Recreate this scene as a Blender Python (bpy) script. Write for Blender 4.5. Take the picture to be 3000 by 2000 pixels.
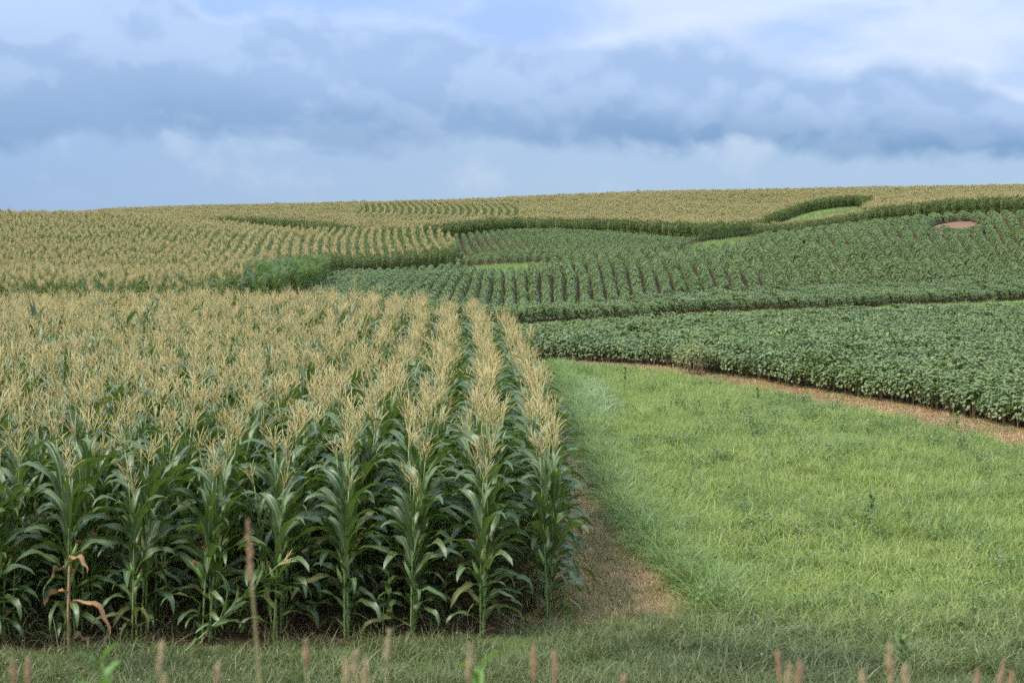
import bpy, math, random
import numpy as np
from mathutils import Matrix, Vector

R = math.radians
random.seed(7)
rng = np.random.default_rng(7)
sc = bpy.context.scene
for o in list(bpy.data.objects):
    bpy.data.objects.remove(o)

# ------------------------------------------------------------------ camera
CAM_Z = 4.5
PITCH = 3.56
cam_d = bpy.data.cameras.new('camera')
cam_d.lens = 60.0
cam_d.sensor_width = 36.0
cam_d.clip_start = 0.1
cam_d.clip_end = 20000
cam_d.dof.use_dof = True
cam_d.dof.focus_distance = 40.0
cam_d.dof.aperture_fstop = 4.5
cam = bpy.data.objects.new('camera', cam_d)
sc.collection.objects.link(cam)
cam.location = (0, 0, CAM_Z)
cam.rotation_euler = (R(90 - PITCH), 0, 0)
sc.camera = cam
F = 3920.0                       # focal length in units of a 2352 px wide frame

# ------------------------------------------------------------------ light, sky, exposure
SUN_EL, SUN_AZ = 52.0, -115.0     # degrees; azimuth from +y (view direction), positive to the right
sun_d = bpy.data.lights.new('sun', 'SUN')
sun_d.energy = 2.9
sun_d.angle = R(22)
sun_d.color = (1.0, 0.93, 0.80)
sun = bpy.data.objects.new('sun', sun_d)
sc.collection.objects.link(sun)
sd = Vector((math.sin(R(SUN_AZ)) * math.cos(R(SUN_EL)), math.cos(R(SUN_AZ)) * math.cos(R(SUN_EL)), math.sin(R(SUN_EL))))
sun.rotation_euler = sd.to_track_quat('Z', 'Y').to_euler()
sun.location = sd * 60

sc.view_settings.view_transform = 'Standard'
sc.view_settings.look = 'None'
sc.view_settings.exposure = 1.02
sc.view_settings.gamma = 1.0
sc.view_settings.use_curve_mapping = False
sc.cycles.use_denoising = False
sc.cycles.use_adaptive_sampling = True
sc.cycles.adaptive_threshold = 0.03
sc.cycles.max_bounces = 4
sc.cycles.diffuse_bounces = 2
sc.cycles.glossy_bounces = 1
sc.cycles.transmission_bounces = 2
sc.cycles.sample_clamp_indirect = 6.0


class E:
    """a shader socket with arithmetic"""
    nt = None

    def __init__(s, v): s.v = v

    def _op(a, op, b=None, c=None):
        n = E.nt.nodes.new('ShaderNodeMath'); n.operation = op
        for i, x in enumerate((a, b, c)):
            if x is None: continue
            x = x.v if isinstance(x, E) else x
            if isinstance(x, (int, float)): n.inputs[i].default_value = x
            else: E.nt.links.new(x, n.inputs[i])
        return E(n.outputs[0])
    def __add__(a, b): return a._op('ADD', b)
    __radd__ = __add__
    def __sub__(a, b): return a._op('SUBTRACT', b)
    def __rsub__(a, b): return E(b)._op('SUBTRACT', a)
    def __mul__(a, b): return a._op('MULTIPLY', b)
    __rmul__ = __mul__
    def __truediv__(a, b): return a._op('DIVIDE', b)
    def f(a, op, b=None, c=None): return a._op(op, b, c)
    def ss(a, lo, hi):
        n = E.nt.nodes.new('ShaderNodeMapRange'); n.interpolation_type = 'SMOOTHSTEP'
        E.nt.links.new(a.v, n.inputs[0])
        for i, x in ((1, lo), (2, hi)):
            if isinstance(x, E): E.nt.links.new(x.v, n.inputs[i])
            else: n.inputs[i].default_value = x
        return E(n.outputs[0])


def mixc(fac, a, b, mode='MIX'):
    n = E.nt.nodes.new('ShaderNodeMix'); n.data_type = 'RGBA'; n.blend_type = mode
    for i, x in ((0, fac), (6, a), (7, b)):
        if isinstance(x, E): x = x.v
        if isinstance(x, (int, float)): n.inputs[i].default_value = x
        elif isinstance(x, tuple): n.inputs[i].default_value = (*x, 1)
        else: E.nt.links.new(x, n.inputs[i])
    return n.outputs[2]


def noise(vec, scale, detail=4, rough=0.55, dist=0.0, out=0, dim='3D'):
    n = E.nt.nodes.new('ShaderNodeTexNoise'); n.noise_dimensions = dim
    if vec is not None: E.nt.links.new(vec, n.inputs['Vector'])
    n.inputs['Scale'].default_value = scale; n.inputs['Detail'].default_value = detail
    n.inputs['Roughness'].default_value = rough; n.inputs['Distortion'].default_value = dist
    return E(n.outputs[out]) if out == 0 else n.outputs[out]


def vecmath(op, a, b):
    n = E.nt.nodes.new('ShaderNodeVectorMath'); n.operation = op
    for i, x in ((0, a), (1, b)):
        if isinstance(x, tuple): n.inputs[i].default_value = x
        else: E.nt.links.new(x, n.inputs[i])
    return n.outputs[0]


def sep(v):
    n = E.nt.nodes.new('ShaderNodeSeparateXYZ'); E.nt.links.new(v, n.inputs[0])
    return E(n.outputs[0]), E(n.outputs[1]), E(n.outputs[2])


def build_world():
    w = bpy.data.worlds.new('World'); sc.world = w; w.use_nodes = True
    nt = w.node_tree; nt.nodes.clear(); E.nt = nt
    out = nt.nodes.new('ShaderNodeOutputWorld')
    sky = nt.nodes.new('ShaderNodeTexSky'); sky.sky_type = 'NISHITA'; sky.sun_disc = False
    sky.sun_elevation = R(SUN_EL); sky.sun_rotation = R(SUN_AZ)
    bg1 = nt.nodes.new('ShaderNodeBackground'); bg1.inputs[1].default_value = 0.10
    nt.links.new(sky.outputs[0], bg1.inputs[0])
    tc = nt.nodes.new('ShaderNodeTexCoord')
    d = tc.outputs['Generated']
    x, y, z = sep(d)
    z = z.f('MAXIMUM', 0.0)
    dv = vecmath('MULTIPLY', d, (1.0, 1.0, 1.35))
    warp = noise(dv, 9, 3, 0.5, out=1)
    dw = vecmath('ADD', dv, vecmath('MULTIPLY', vecmath('SUBTRACT', warp, (0.5, 0.5, 0.5)), (0.05, 0.05, 0.05)))
    n_big = noise(dw, 6.0, 3, 0.45)
    n_mid = noise(dw, 18.0, 5, 0.56)
    n_bill = noise(vecmath('ADD', dw, (3.1, 1.7, 0.4)), 12.0, 5, 0.48)
    n_bill_up = noise(vecmath('ADD', vecmath('ADD', dw, (0.0, 0.0, 0.016)), (3.1, 1.7, 0.4)), 12.0, 5, 0.48)
    dstreak = vecmath('MULTIPLY', vecmath('ADD', d, vecmath('MULTIPLY', vecmath('SUBTRACT', warp, (0.5, 0.5, 0.5)), (0.05, 0.05, 0.015))), (1.0, 1.0, 3.6))
    n_str = noise(dstreak, 8.0, 5, 0.55)
    # lower edge of the cloud bank and its upper edge
    ebot = 0.049 + (n_big - 0.5) * 0.055 + (n_mid - 0.5) * 0.045
    etop = 0.114 - x * 0.085 + (n_big - 0.5) * 0.07 + (n_bill - 0.5) * 0.06
    in_bot = z.ss(ebot - 0.005, ebot + 0.007)
    in_top = z.ss(etop - 0.004, etop + 0.006)
    relief = (n_bill - n_bill_up) * 7.0
    # air below the bank
    low = mixc(z.ss(0.0, 0.05), (0.425, 0.57, 0.755), (0.385, 0.535, 0.74))
    low = mixc((x * -1.5 + 0.05).f('MAXIMUM', 0.0).f('MINIMUM', 0.5), low, (0.24, 0.40, 0.69))
    puff = n_mid.ss(0.50, 0.72) * z.ss(0.012, 0.035)
    low = mixc(puff * 0.5, low, (0.55, 0.65, 0.81))
    # the bank: darker under, lighter up
    hgt = ((z - ebot) / (etop - ebot).f('MAXIMUM', 0.02)).f('MAXIMUM', 0.0).f('MINIMUM', 1.0)
    bank = mixc(hgt.ss(0.05, 0.75), (0.185, 0.335, 0.545), (0.36, 0.505, 0.745))
    bank = mixc(n_big.ss(0.42, 0.66) * 0.35, bank, (0.45, 0.585, 0.82))
    bank = mixc((relief * 1.3 + 0.5).ss(0.1, 1.0), mixc(0.22, bank, (0.18, 0.30, 0.56)), mixc(0.20, bank, (0.53, 0.64, 0.87)))
    # above the bank: bright layers with blue streaks
    wht = (n_str + x * 0.45).ss(0.38, 0.80)
    up = mixc(wht, (0.335, 0.49, 0.80), (0.57, 0.68, 0.85))
    up = mixc((n_bill + x * 0.3).ss(0.44, 0.74) * 0.6, up, (0.62, 0.70, 0.835))
    rim = (1.0 - ((z - etop) / 0.010).f('ABSOLUTE').f('MINIMUM', 1.0)) * n_mid.ss(0.42, 0.6)
    up = mixc(rim * 0.35, up, (0.68, 0.76, 0.91))
    col = mixc(in_bot, low, bank)
    col = mixc(in_top, col, up)
    # an overcast sky is brighter towards the zenith
    gain = (0.50 + z * 0.95)
    hs = nt.nodes.new('ShaderNodeHueSaturation'); hs.inputs['Saturation'].default_value = 1.0; hs.inputs['Value'].default_value = 1.0
    nt.links.new(col, hs.inputs['Color'])
    bg2 = nt.nodes.new('ShaderNodeBackground')
    nt.links.new(hs.outputs[0], bg2.inputs[0]); nt.links.new(gain.v, bg2.inputs[1])
    mx = nt.nodes.new('ShaderNodeMixShader'); mx.inputs[0].default_value = 0.98
    nt.links.new(bg1.outputs[0], mx.inputs[1]); nt.links.new(bg2.outputs[0], mx.inputs[2])
    nt.links.new(mx.outputs[0], out.inputs[0])


build_world()
sc.world.cycles.sampling_method = 'NONE'

# ------------------------------------------------------------------ terrain
def pchip(xs, ys, xq):
    xs = np.asarray(xs, float); ys = np.asarray(ys, float)
    h = np.diff(xs); dl = np.diff(ys) / h
    m = np.zeros_like(ys); m[0], m[-1] = dl[0], dl[-1]
    for i in range(1, len(xs) - 1):
        if dl[i - 1] * dl[i] > 0:
            w1, w2 = 2 * h[i] + h[i - 1], h[i] + 2 * h[i - 1]
            m[i] = (w1 + w2) / (w1 / dl[i - 1] + w2 / dl[i])
    q = np.clip(xq, xs[0], xs[-1])
    k = np.clip(np.searchsorted(xs, q) - 1, 0, len(xs) - 2)
    t = (q - xs[k]) / h[k]
    return ((2*t**3 - 3*t**2 + 1)*ys[k] + (t**3 - 2*t**2 + t)*h[k]*m[k] + (-2*t**3 + 3*t**2)*ys[k+1] + (t**3 - t**2)*h[k]*m[k+1])


NEAR = [(0, 2.95), (2, 2.85), (8, 1.35), (13, 0.12), (15.5, 0.0), (30, 0.0), (64, 0.0)]
COLS = {
    -900: [(72, -.1), (84, .1), (110, 0.2), (150, 2.0), (190, 4.0), (230, 5.4), (270, 5.2), (330, 5.0), (430, 6.5)],
    0:    [(72, -.1), (84, .1), (110, 0.1), (150, 1.5), (190, 3.7), (230, 5.3), (270, 5.2), (330, 5.0), (430, 6.4)],
    300:  [(72, -.1), (84, .1), (110, 0.1), (150, 1.4), (190, 3.6), (230, 5.0), (262, 4.6), (310, 5.4), (430, 8.6)],
    600:  [(76, -.1), (105, 0.4), (150, 1.3), (190, 2.6), (222, 3.3), (256, 2.9), (300, 5.3), (430, 9.4)],
    800:  [(76, 0.0), (110, 0.2), (163, 0.5), (192, 1.5), (218, 2.0), (240, 2.8), (262, 4.3), (300, 5.3), (430, 10.0)],
    1000: [(78, 0.0), (100, 0.2), (117, 0.8), (135, 0.7), (165, 0.9), (185, 1.3), (215, 3.5), (238, 4.0), (262, 3.9), (300, 5.6), (430, 10.7)],
    1200: [(80, 0.0), (100, 0.1), (119, 1.2), (135, 1.1), (158, 1.8), (195, 3.6), (231, 4.6), (262, 4.5), (300, 6.3), (430, 11.3)],
    1400: [(85, 0.0), (100, 0.1), (125, 1.5), (150, 2.0), (165, 2.2), (195, 3.3), (228, 4.4), (262, 4.5), (300, 6.6), (430, 12.2)],
    1600: [(90, 0.0), (104, 0.2), (128, 1.5), (160, 2.3), (190, 3.1), (217, 3.6), (255, 4.6), (300, 6.8), (430, 12.9)],
    1750: [(92, 0.0), (106, 0.2), (130, 1.5), (160, 2.6), (200, 3.4), (230, 3.7), (272, 4.0), (310, 6.2), (335, 7.3), (430, 13.2)],
    1900: [(96, 0.0), (110, 0.1), (135, 1.5), (170, 3.2), (210, 4.4), (250, 5.2), (268, 5.4), (300, 7.9), (320, 9.0), (335, 9.7), (430, 13.5)],
    2000: [(98, 0.0), (112, 0.0), (138, 1.5), (170, 3.5), (210, 4.9), (242, 5.9), (280, 7.2), (320, 9.2), (430, 13.6)],
    2200: [(100, 0.0), (116, 0.0), (142, 1.6), (180, 4.2), (227, 6.9), (270, 7.7), (320, 9.4), (430, 13.9)],
    2352: [(102, 0.0), (120, 0.0), (147, 1.7), (180, 4.3), (217, 7.0), (262, 8.0), (320, 9.8), (430, 14.3)],
    3200: [(102, 0.0), (120, 0.0), (147, 1.7), (180, 4.3), (217, 7.0), (262, 8.2), (320, 10.2), (430, 15.0)],
}
PXG = np.arange(-3000, 5401, 30.0)
DG = np.arange(0, 1501, 1.0)


def build_table():
    pk = sorted(COLS)
    cols = []
    for p in pk:
        c = NEAR + COLS[p]
        zl = c[-1][1]
        c = c + [(480, zl - 1.2), (600, zl - 6), (900, zl - 14), (1500, zl - 22)]
        cols.append(pchip([a for a, _ in c], [b for _, b in c], DG))
    cols = np.array(cols)                       # (ncol, nD)
    T = np.empty((len(PXG), len(DG)))
    for j in range(len(DG)):
        T[:, j] = pchip(pk, cols[:, j], PXG)
    # smooth a little along both axes beyond the flat foreground
    for ax, it in ((0, 6), (1, 22)):
        for _ in range(it):
            P = np.pad(T, [(1, 1) if a == ax else (0, 0) for a in (0, 1)], mode='edge')
            S = (P[:-2] + 2 * P[1:-1] + P[2:]) / 4 if ax == 0 else (P[:, :-2] + 2 * P[:, 1:-1] + P[:, 2:]) / 4
            T[:, 18:] = S[:, 18:]
    return T


TZ = build_table()


def ground(x, y):
    x = np.asarray(x, float); y = np.maximum(np.asarray(y, float), 1.0)
    px = np.clip(1176 + F * x / y, PXG[0], PXG[-1] - 1)
    a = (px - PXG[0]) / 30.0; b = np.clip(y, 0, DG[-1] - 1.001)
    i = a.astype(int); j = b.astype(int)
    i = np.minimum(i, len(PXG) - 2)
    fa, fb = a - i, b - j
    z = (TZ[i, j]*(1-fa)*(1-fb) + TZ[i+1, j]*fa*(1-fb) + TZ[i, j+1]*(1-fa)*fb + TZ[i+1, j+1]*fa*fb)
    amp = np.clip((y - 15) / 25, 0, 1)
    return z + amp * 0.05 * (np.sin(x*0.31 + y*0.17) + np.sin(x*0.13 - y*0.23 + 1.3))


def W(px, D):
    return ((px - 1176) / F * D, D)


def poly(*pts):
    return np.array([W(p, d) for p, d in pts])


def inside(pg, x, y):
    x = np.asarray(x); y = np.asarray(y)
    r = np.zeros(x.shape, bool)
    n = len(pg)
    for i in range(n):
        x1, y1 = pg[i]; x2, y2 = pg[(i + 1) % n]
        if y1 == y2: continue
        c = ((y1 > y) != (y2 > y)) & (x < (x2 - x1) * (y - y1) / (y2 - y1) + x1)
        r ^= c
    return r


# ------------------------------------------------------------------ materials
def new_mat(name):
    m = bpy.data.materials.new(name); m.use_nodes = True
    nt = m.node_tree; nt.nodes.clear(); E.nt = nt
    out = nt.nodes.new('ShaderNodeOutputMaterial')
    return m, nt, out


def pos():
    return E.nt.nodes.new('ShaderNodeNewGeometry').outputs['Position']


def rnd():
    return E(E.nt.nodes.new('ShaderNodeObjectInfo').outputs['Random'])


def uvs():
    return sep(E.nt.nodes.new('ShaderNodeTexCoord').outputs['UV'])


def uvv():
    return E.nt.nodes.new('ShaderNodeTexCoord').outputs['UV']


def island():
    return E(E.nt.nodes.new('ShaderNodeNewGeometry').outputs['Random Per Island'])


def finish(nt, out, col, rough=0.5, spec=0.5, trans=0.0, tcol=None, bump=None, bstr=0.3, bdist=0.01):
    p = nt.nodes.new('ShaderNodeBsdfPrincipled')
    if isinstance(col, tuple): p.inputs['Base Color'].default_value = (*col, 1)
    else: nt.links.new(col, p.inputs['Base Color'])
    p.inputs['Roughness'].default_value = rough
    p.inputs['Specular IOR Level'].default_value = spec
    if bump is not None:
        b = nt.nodes.new('ShaderNodeBump'); b.inputs['Strength'].default_value = bstr; b.inputs['Distance'].default_value = bdist
        nt.links.new(bump.v, b.inputs['Height']); nt.links.new(b.outputs[0], p.inputs['Normal'])
    sh = p.outputs[0]
    if trans > 0:
        t = nt.nodes.new('ShaderNodeBsdfTranslucent')
        if tcol is None: tcol = col
        if isinstance(tcol, tuple): t.inputs[0].default_value = (*tcol, 1)
        else: nt.links.new(tcol, t.inputs[0])
        mx = nt.nodes.new('ShaderNodeMixShader'); mx.inputs[0].default_value = trans
        nt.links.new(sh, mx.inputs[1]); nt.links.new(t.outputs[0], mx.inputs[2]); sh = mx.outputs[0]
    nt.links.new(sh, out.inputs[0])


def leaf_mat(name, c1, c2, rib, tc, rough=0.42, spec=0.5, trans=0.28):
    m, nt, out = new_mat(name)
    u, v, _ = uvs()
    r = rnd(); isl = island()
    c = mixc((r * 0.5 + isl * 0.5), c1, c2)
    st = noise(vecmath('MULTIPLY', uvv(), (26.0, 1.2, 1.0)), 1.0, 2, 0.5)
    c = mixc(st.ss(0.35, 0.7) * 0.35, c, tuple(x * 1.5 for x in c2))
    ribf = (1.0 - (u - 0.5).f('ABSOLUTE').ss(0.03, 0.075)) * 0.75 * (1.0 - v.ss(0.75, 1.0))
    c = mixc(ribf, c, rib)
    blot = noise(pos(), 9.0, 3, 0.6)
    c = mixc(blot.ss(0.68, 0.78) * 0.35, c, (0.28, 0.24, 0.07))
    c = mixc((v.ss(0.9, 1.0) * isl.ss(0.35, 0.9)) * 0.55, c, (0.30, 0.22, 0.09))
    finish(nt, out, c, rough, spec, trans, tc, st, 0.35, 0.004)
    return m


M = {}
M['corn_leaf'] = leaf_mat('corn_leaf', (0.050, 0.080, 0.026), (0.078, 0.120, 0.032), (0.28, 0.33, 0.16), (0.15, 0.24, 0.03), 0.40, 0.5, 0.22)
M['corn_leaf_green'] = leaf_mat('corn_leaf_green', (0.055, 0.092, 0.026), (0.085, 0.135, 0.034), (0.26, 0.34, 0.12), (0.16, 0.25, 0.03))
M['old_leaf'] = leaf_mat('old_leaf', (0.085, 0.10, 0.030), (0.15, 0.14, 0.042), (0.3, 0.3, 0.14), (0.2, 0.22, 0.05), 0.5, 0.35)
M['corn_leaf_far_lit'] = leaf_mat('corn_leaf_far_lit', (0.082, 0.118, 0.032), (0.120, 0.160, 0.044), (0.26, 0.30, 0.13), (0.2, 0.26, 0.05), 0.45, 0.45)  # paler copy of the corn leaf: light on the leaf tops put into the colour
M['dead_leaf'] = leaf_mat('dead_leaf', (0.22, 0.12, 0.06), (0.34, 0.20, 0.10), (0.46, 0.34, 0.19), (0.36, 0.2, 0.08), 0.7, 0.2, 0.2)


def simple(name, c1, c2, rough=0.6, spec=0.3, trans=0.0, tcol=None, nscale=6.0, pscale=None, c3=None, root=None):
    m, nt, out = new_mat(name)
    r = rnd(); isl = island()
    c = mixc((r * 0.45 + isl * 0.55), c1, c2)
    n = noise(pos(), nscale, 3, 0.6)
    c = mixc(n.ss(0.4, 0.7) * 0.4, c, tuple(x * 0.6 for x in c1))
    if root:
        c = mixc((1.0 - uvs()[1].ss(0.1, 0.6)) * 0.7, c, root)
    if pscale:
        k = noise(pos(), pscale, 4, 0.6)
        c = mixc(k.ss(0.42, 0.62) * 0.75, c, c3)
    finish(nt, out, c, rough, spec, trans, tcol)
    return m


M['stalk'] = simple('stalk', (0.13, 0.19, 0.055), (0.21, 0.27, 0.08), 0.45, 0.4, nscale=25)
M['dead_stalk'] = simple('dead_stalk', (0.30, 0.185, 0.095), (0.40, 0.27, 0.15), 0.75, 0.2, nscale=18)
M['tassel'] = simple('tassel', (0.55, 0.43, 0.18), (0.72, 0.58, 0.28), 0.75, 0.2, 0.2, (0.6, 0.48, 0.2), nscale=30, root=(0.34, 0.38, 0.13))
M['tassel_far'] = simple('tassel_far', (0.58, 0.47, 0.21), (0.70, 0.57, 0.28), 0.8, 0.15, 0.2, (0.55, 0.42, 0.18), nscale=30)
M['husk'] = simple('husk', (0.20, 0.31, 0.07), (0.30, 0.40, 0.12), 0.55, 0.3, 0.1, (0.3, 0.45, 0.1), nscale=30)
M['silk'] = simple('silk', (0.16, 0.055, 0.03), (0.28, 0.12, 0.06), 0.85, 0.15, nscale=40)
M['soy'] = simple('soy', (0.092, 0.140, 0.042), (0.175, 0.225, 0.080), 0.45, 0.40, 0.2, (0.17, 0.26, 0.05), nscale=0.6, pscale=0.09, c3=(0.145, 0.190, 0.050))
M['soy_pale'] = simple('soy_pale', (0.18, 0.22, 0.06), (0.26, 0.24, 0.09), 0.5, 0.4, 0.2, (0.2, 0.28, 0.06))
M['soy_stem'] = simple('soy_stem', (0.20, 0.13, 0.07), (0.26, 0.20, 0.10), 0.7, 0.2)
M['weed_leaf'] = simple('weed_leaf', (0.085, 0.145, 0.035), (0.135, 0.20, 0.05), 0.5, 0.4, 0.2, (0.12, 0.25, 0.05))
M['bright_weed'] = simple('bright_weed', (0.10, 0.19, 0.035), (0.15, 0.25, 0.045), 0.5, 0.4, 0.3, (0.18, 0.32, 0.04))
M['seed'] = simple('seed', (0.30, 0.19, 0.105), (0.42, 0.28, 0.16), 0.8, 0.1, 0.15, (0.5, 0.3, 0.15), nscale=30)
M['seed_pale'] = simple('seed_pale', (0.36, 0.27, 0.14), (0.46, 0.35, 0.19), 0.8, 0.1, 0.15, (0.5, 0.35, 0.15), nscale=30)
M['dry_stem'] = simple('dry_stem', (0.30, 0.22, 0.10), (0.38, 0.30, 0.14), 0.7, 0.2)
M['clover_flower'] = simple('clover_flower', (0.34, 0.19, 0.29), (0.50, 0.36, 0.44), 0.7, 0.2)
M['litter'] = simple('litter', (0.27, 0.17, 0.10), (0.40, 0.29, 0.18), 0.8, 0.1, nscale=20)


def grass_mat(name, base, lite, cool, trans=0.32, dry=None):
    m, nt, out = new_mat(name)
    u, v, _ = uvs()
    r = rnd(); isl = island()
    c = mixc(r * 0.4 + isl * 0.6, base, lite)
    k = noise(pos(), 0.32, 4, 0.62)
    c = mixc(k.ss(0.46, 0.66) * 0.75, c, cool)
    k2 = noise(vecmath('ADD', pos(), (31.0, 7.0, 3.0)), 0.9, 3, 0.6)
    c = mixc(k2.ss(0.5, 0.72) * 0.6, c, lite)
    if dry: c = mixc(isl.ss(0.90, 0.96) * 0.7, c, dry)
    t = mixc(0.5, c, tuple(x * 1.6 for x in lite))
    finish(nt, out, c, 0.45, 0.4, trans, t)
    return m


M['grass'] = grass_mat('grass', (0.155, 0.225, 0.040), (0.275, 0.330, 0.078), (0.120, 0.195, 0.048), dry=(0.36, 0.33, 0.15))
M['grass_edge'] = grass_mat('grass_edge', (0.115, 0.185, 0.040), (0.20, 0.27, 0.065), (0.095, 0.17, 0.045), dry=(0.34, 0.30, 0.15))
M['grass_head'] = grass_mat('grass_head', (0.076, 0.105, 0.030), (0.145, 0.172, 0.050), (0.062, 0.088, 0.034), dry=(0.28, 0.22, 0.11))
M['grass_strip'] = grass_mat('grass_strip', (0.16, 0.165, 0.05), (0.27, 0.25, 0.085), (0.12, 0.145, 0.045), dry=(0.42, 0.32, 0.16))
M['grass_mid'] = grass_mat('grass_mid', (0.100, 0.145, 0.038), (0.185, 0.225, 0.062), (0.085, 0.125, 0.042), dry=(0.3, 0.27, 0.13))
M['grass_silver'] = grass_mat('grass_silver', (0.15, 0.225, 0.075), (0.29, 0.36, 0.15), (0.14, 0.215, 0.075))
M['grass_lime'] = grass_mat('grass_lime', (0.135, 0.20, 0.045), (0.19, 0.25, 0.06), (0.12, 0.185, 0.045))
M['grass_dry'] = grass_mat('grass_dry', (0.46, 0.27, 0.12), (0.60, 0.42, 0.22), (0.34, 0.25, 0.09), trans=0.15)


def ground_mat(name, c1, c2, c3, s1=0.5, s2=7.0, bump=0.03, flecks=None):
    m, nt, out = new_mat(name)
    p = pos()
    n1 = noise(p, s1, 5, 0.6); n2 = noise(p, s2, 6, 0.65); n3 = noise(p, 60.0, 3, 0.6)
    c = mixc(n1.ss(0.35, 0.65), c1, c2)
    c = mixc(n2.ss(0.45, 0.7) * 0.7, c, c3)
    c = mixc(n3.ss(0.3, 0.7) * 0.35, c, tuple(x * 0.45 for x in c1))
    if flecks: c = mixc(n3.ss(0.62, 0.7) * 0.8, c, flecks)
    finish(nt, out, c, 0.95, 0.1, bump=n2 * 0.7 + n3 * 0.3, bstr=0.8, bdist=bump)
    return m


M['soil'] = ground_mat('soil', (0.056, 0.033, 0.017), (0.078, 0.048, 0.026), (0.095, 0.062, 0.034), flecks=(0.15, 0.11, 0.06))
M['bare_soil'] = ground_mat('bare_soil', (0.165, 0.092, 0.058), (0.21, 0.125, 0.08), (0.23, 0.15, 0.095), flecks=(0.30, 0.21, 0.13))
M['dry_ground'] = ground_mat('dry_ground', (0.235, 0.145, 0.062), (0.32, 0.215, 0.10), (0.17, 0.14, 0.055), s1=1.3, flecks=(0.52, 0.38, 0.23))
M['red_dirt'] = ground_mat('red_dirt', (0.23, 0.115, 0.062), (0.30, 0.17, 0.09), (0.18, 0.105, 0.06), s1=1.3, flecks=(0.44, 0.30, 0.18))
M['turf'] = ground_mat('turf', (0.075, 0.115, 0.035), (0.105, 0.150, 0.045), (0.085, 0.10, 0.035), flecks=(0.18, 0.2, 0.08))
M['turf_lime'] = ground_mat('turf_lime', (0.115, 0.175, 0.045), (0.145, 0.205, 0.052), (0.11, 0.155, 0.045), flecks=(0.2, 0.22, 0.09))


# ------------------------------------------------------------------ mesh helper
class MB:
    def __init__(s):
        s.V, s.F, s.I, s.U, s.mats = [], [], [], [], []

    def mi(s, m):
        if m not in s.mats: s.mats.append(m)
        return s.mats.index(m)

    def add(s, verts, faces, uv=None, mat='stalk'):
        o = len(s.V); k = s.mi(mat)
        s.V.extend([tuple(v) for v in verts])
        s.U.extend([tuple(u) for u in uv] if uv is not None else [(0.2, 0.3)] * len(verts))
        for f in faces:
            s.F.append(tuple(i + o for i in f)); s.I.append(k)

    def merge(s, other, mtx):
        o = len(s.V); ks = [s.mi(m) for m in other.mats]
        A = np.array(other.V) @ np.array(mtx.to_3x3()).T + np.array(mtx.translation)
        s.V.extend(map(tuple, A.tolist())); s.U.extend(other.U)
        for f, i in zip(other.F, other.I):
            s.F.append(tuple(j + o for j in f)); s.I.append(ks[i])

    def mesh(s, name):
        me = bpy.data.meshes.new(name)
        me.from_pydata(s.V, [], s.F)
        for m in s.mats: me.materials.append(M[m])
        if len(s.mats) > 1: me.polygons.foreach_set('material_index', s.I)
        me.polygons.foreach_set('use_smooth', [True] * len(s.F))
        uvl = me.uv_layers.new(name='UVMap')
        li = np.empty(len(me.loops), np.int32); me.loops.foreach_get('vertex_index', li)
        uvl.data.foreach_set('uv', np.array(s.U, np.float32)[li].ravel())
        me.update()
        return me

    def tube(s, pts, rad, n=6, mat='stalk', cap=True):
        pts = [Vector(p) for p in pts]; vs, fs, uv = [], [], []
        for i, p in enumerate(pts):
            d = (pts[min(i + 1, len(pts) - 1)] - pts[max(i - 1, 0)]).normalized()
            a = d.cross(Vector((0.31, 0.95, 0.05))).normalized(); b = d.cross(a)
            for k in range(n):
                t = 2 * math.pi * k / n
                vs.append(p + (a * math.cos(t) + b * math.sin(t)) * rad[i]); uv.append((0.2, i / (len(pts) - 1)))
        for i in range(len(pts) - 1):
            for k in range(n):
                fs.append((i*n + k, i*n + (k+1) % n, (i+1)*n + (k+1) % n, (i+1)*n + k))
        if cap: fs.append(tuple((len(pts)-1)*n + k for k in range(n)))
        s.add(vs, fs, uv, mat)


COL = sc.collection


def link(name, data, parent=None):
    o = bpy.data.objects.new(name, data); COL.objects.link(o)
    if parent: o.parent = parent
    return o


def tag(o, label=None, cat=None, group=None, kind=None):
    if label: o['label'] = label
    if cat: o['category'] = cat
    if group: o['group'] = group
    if kind: o['kind'] = kind
    return o


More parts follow.
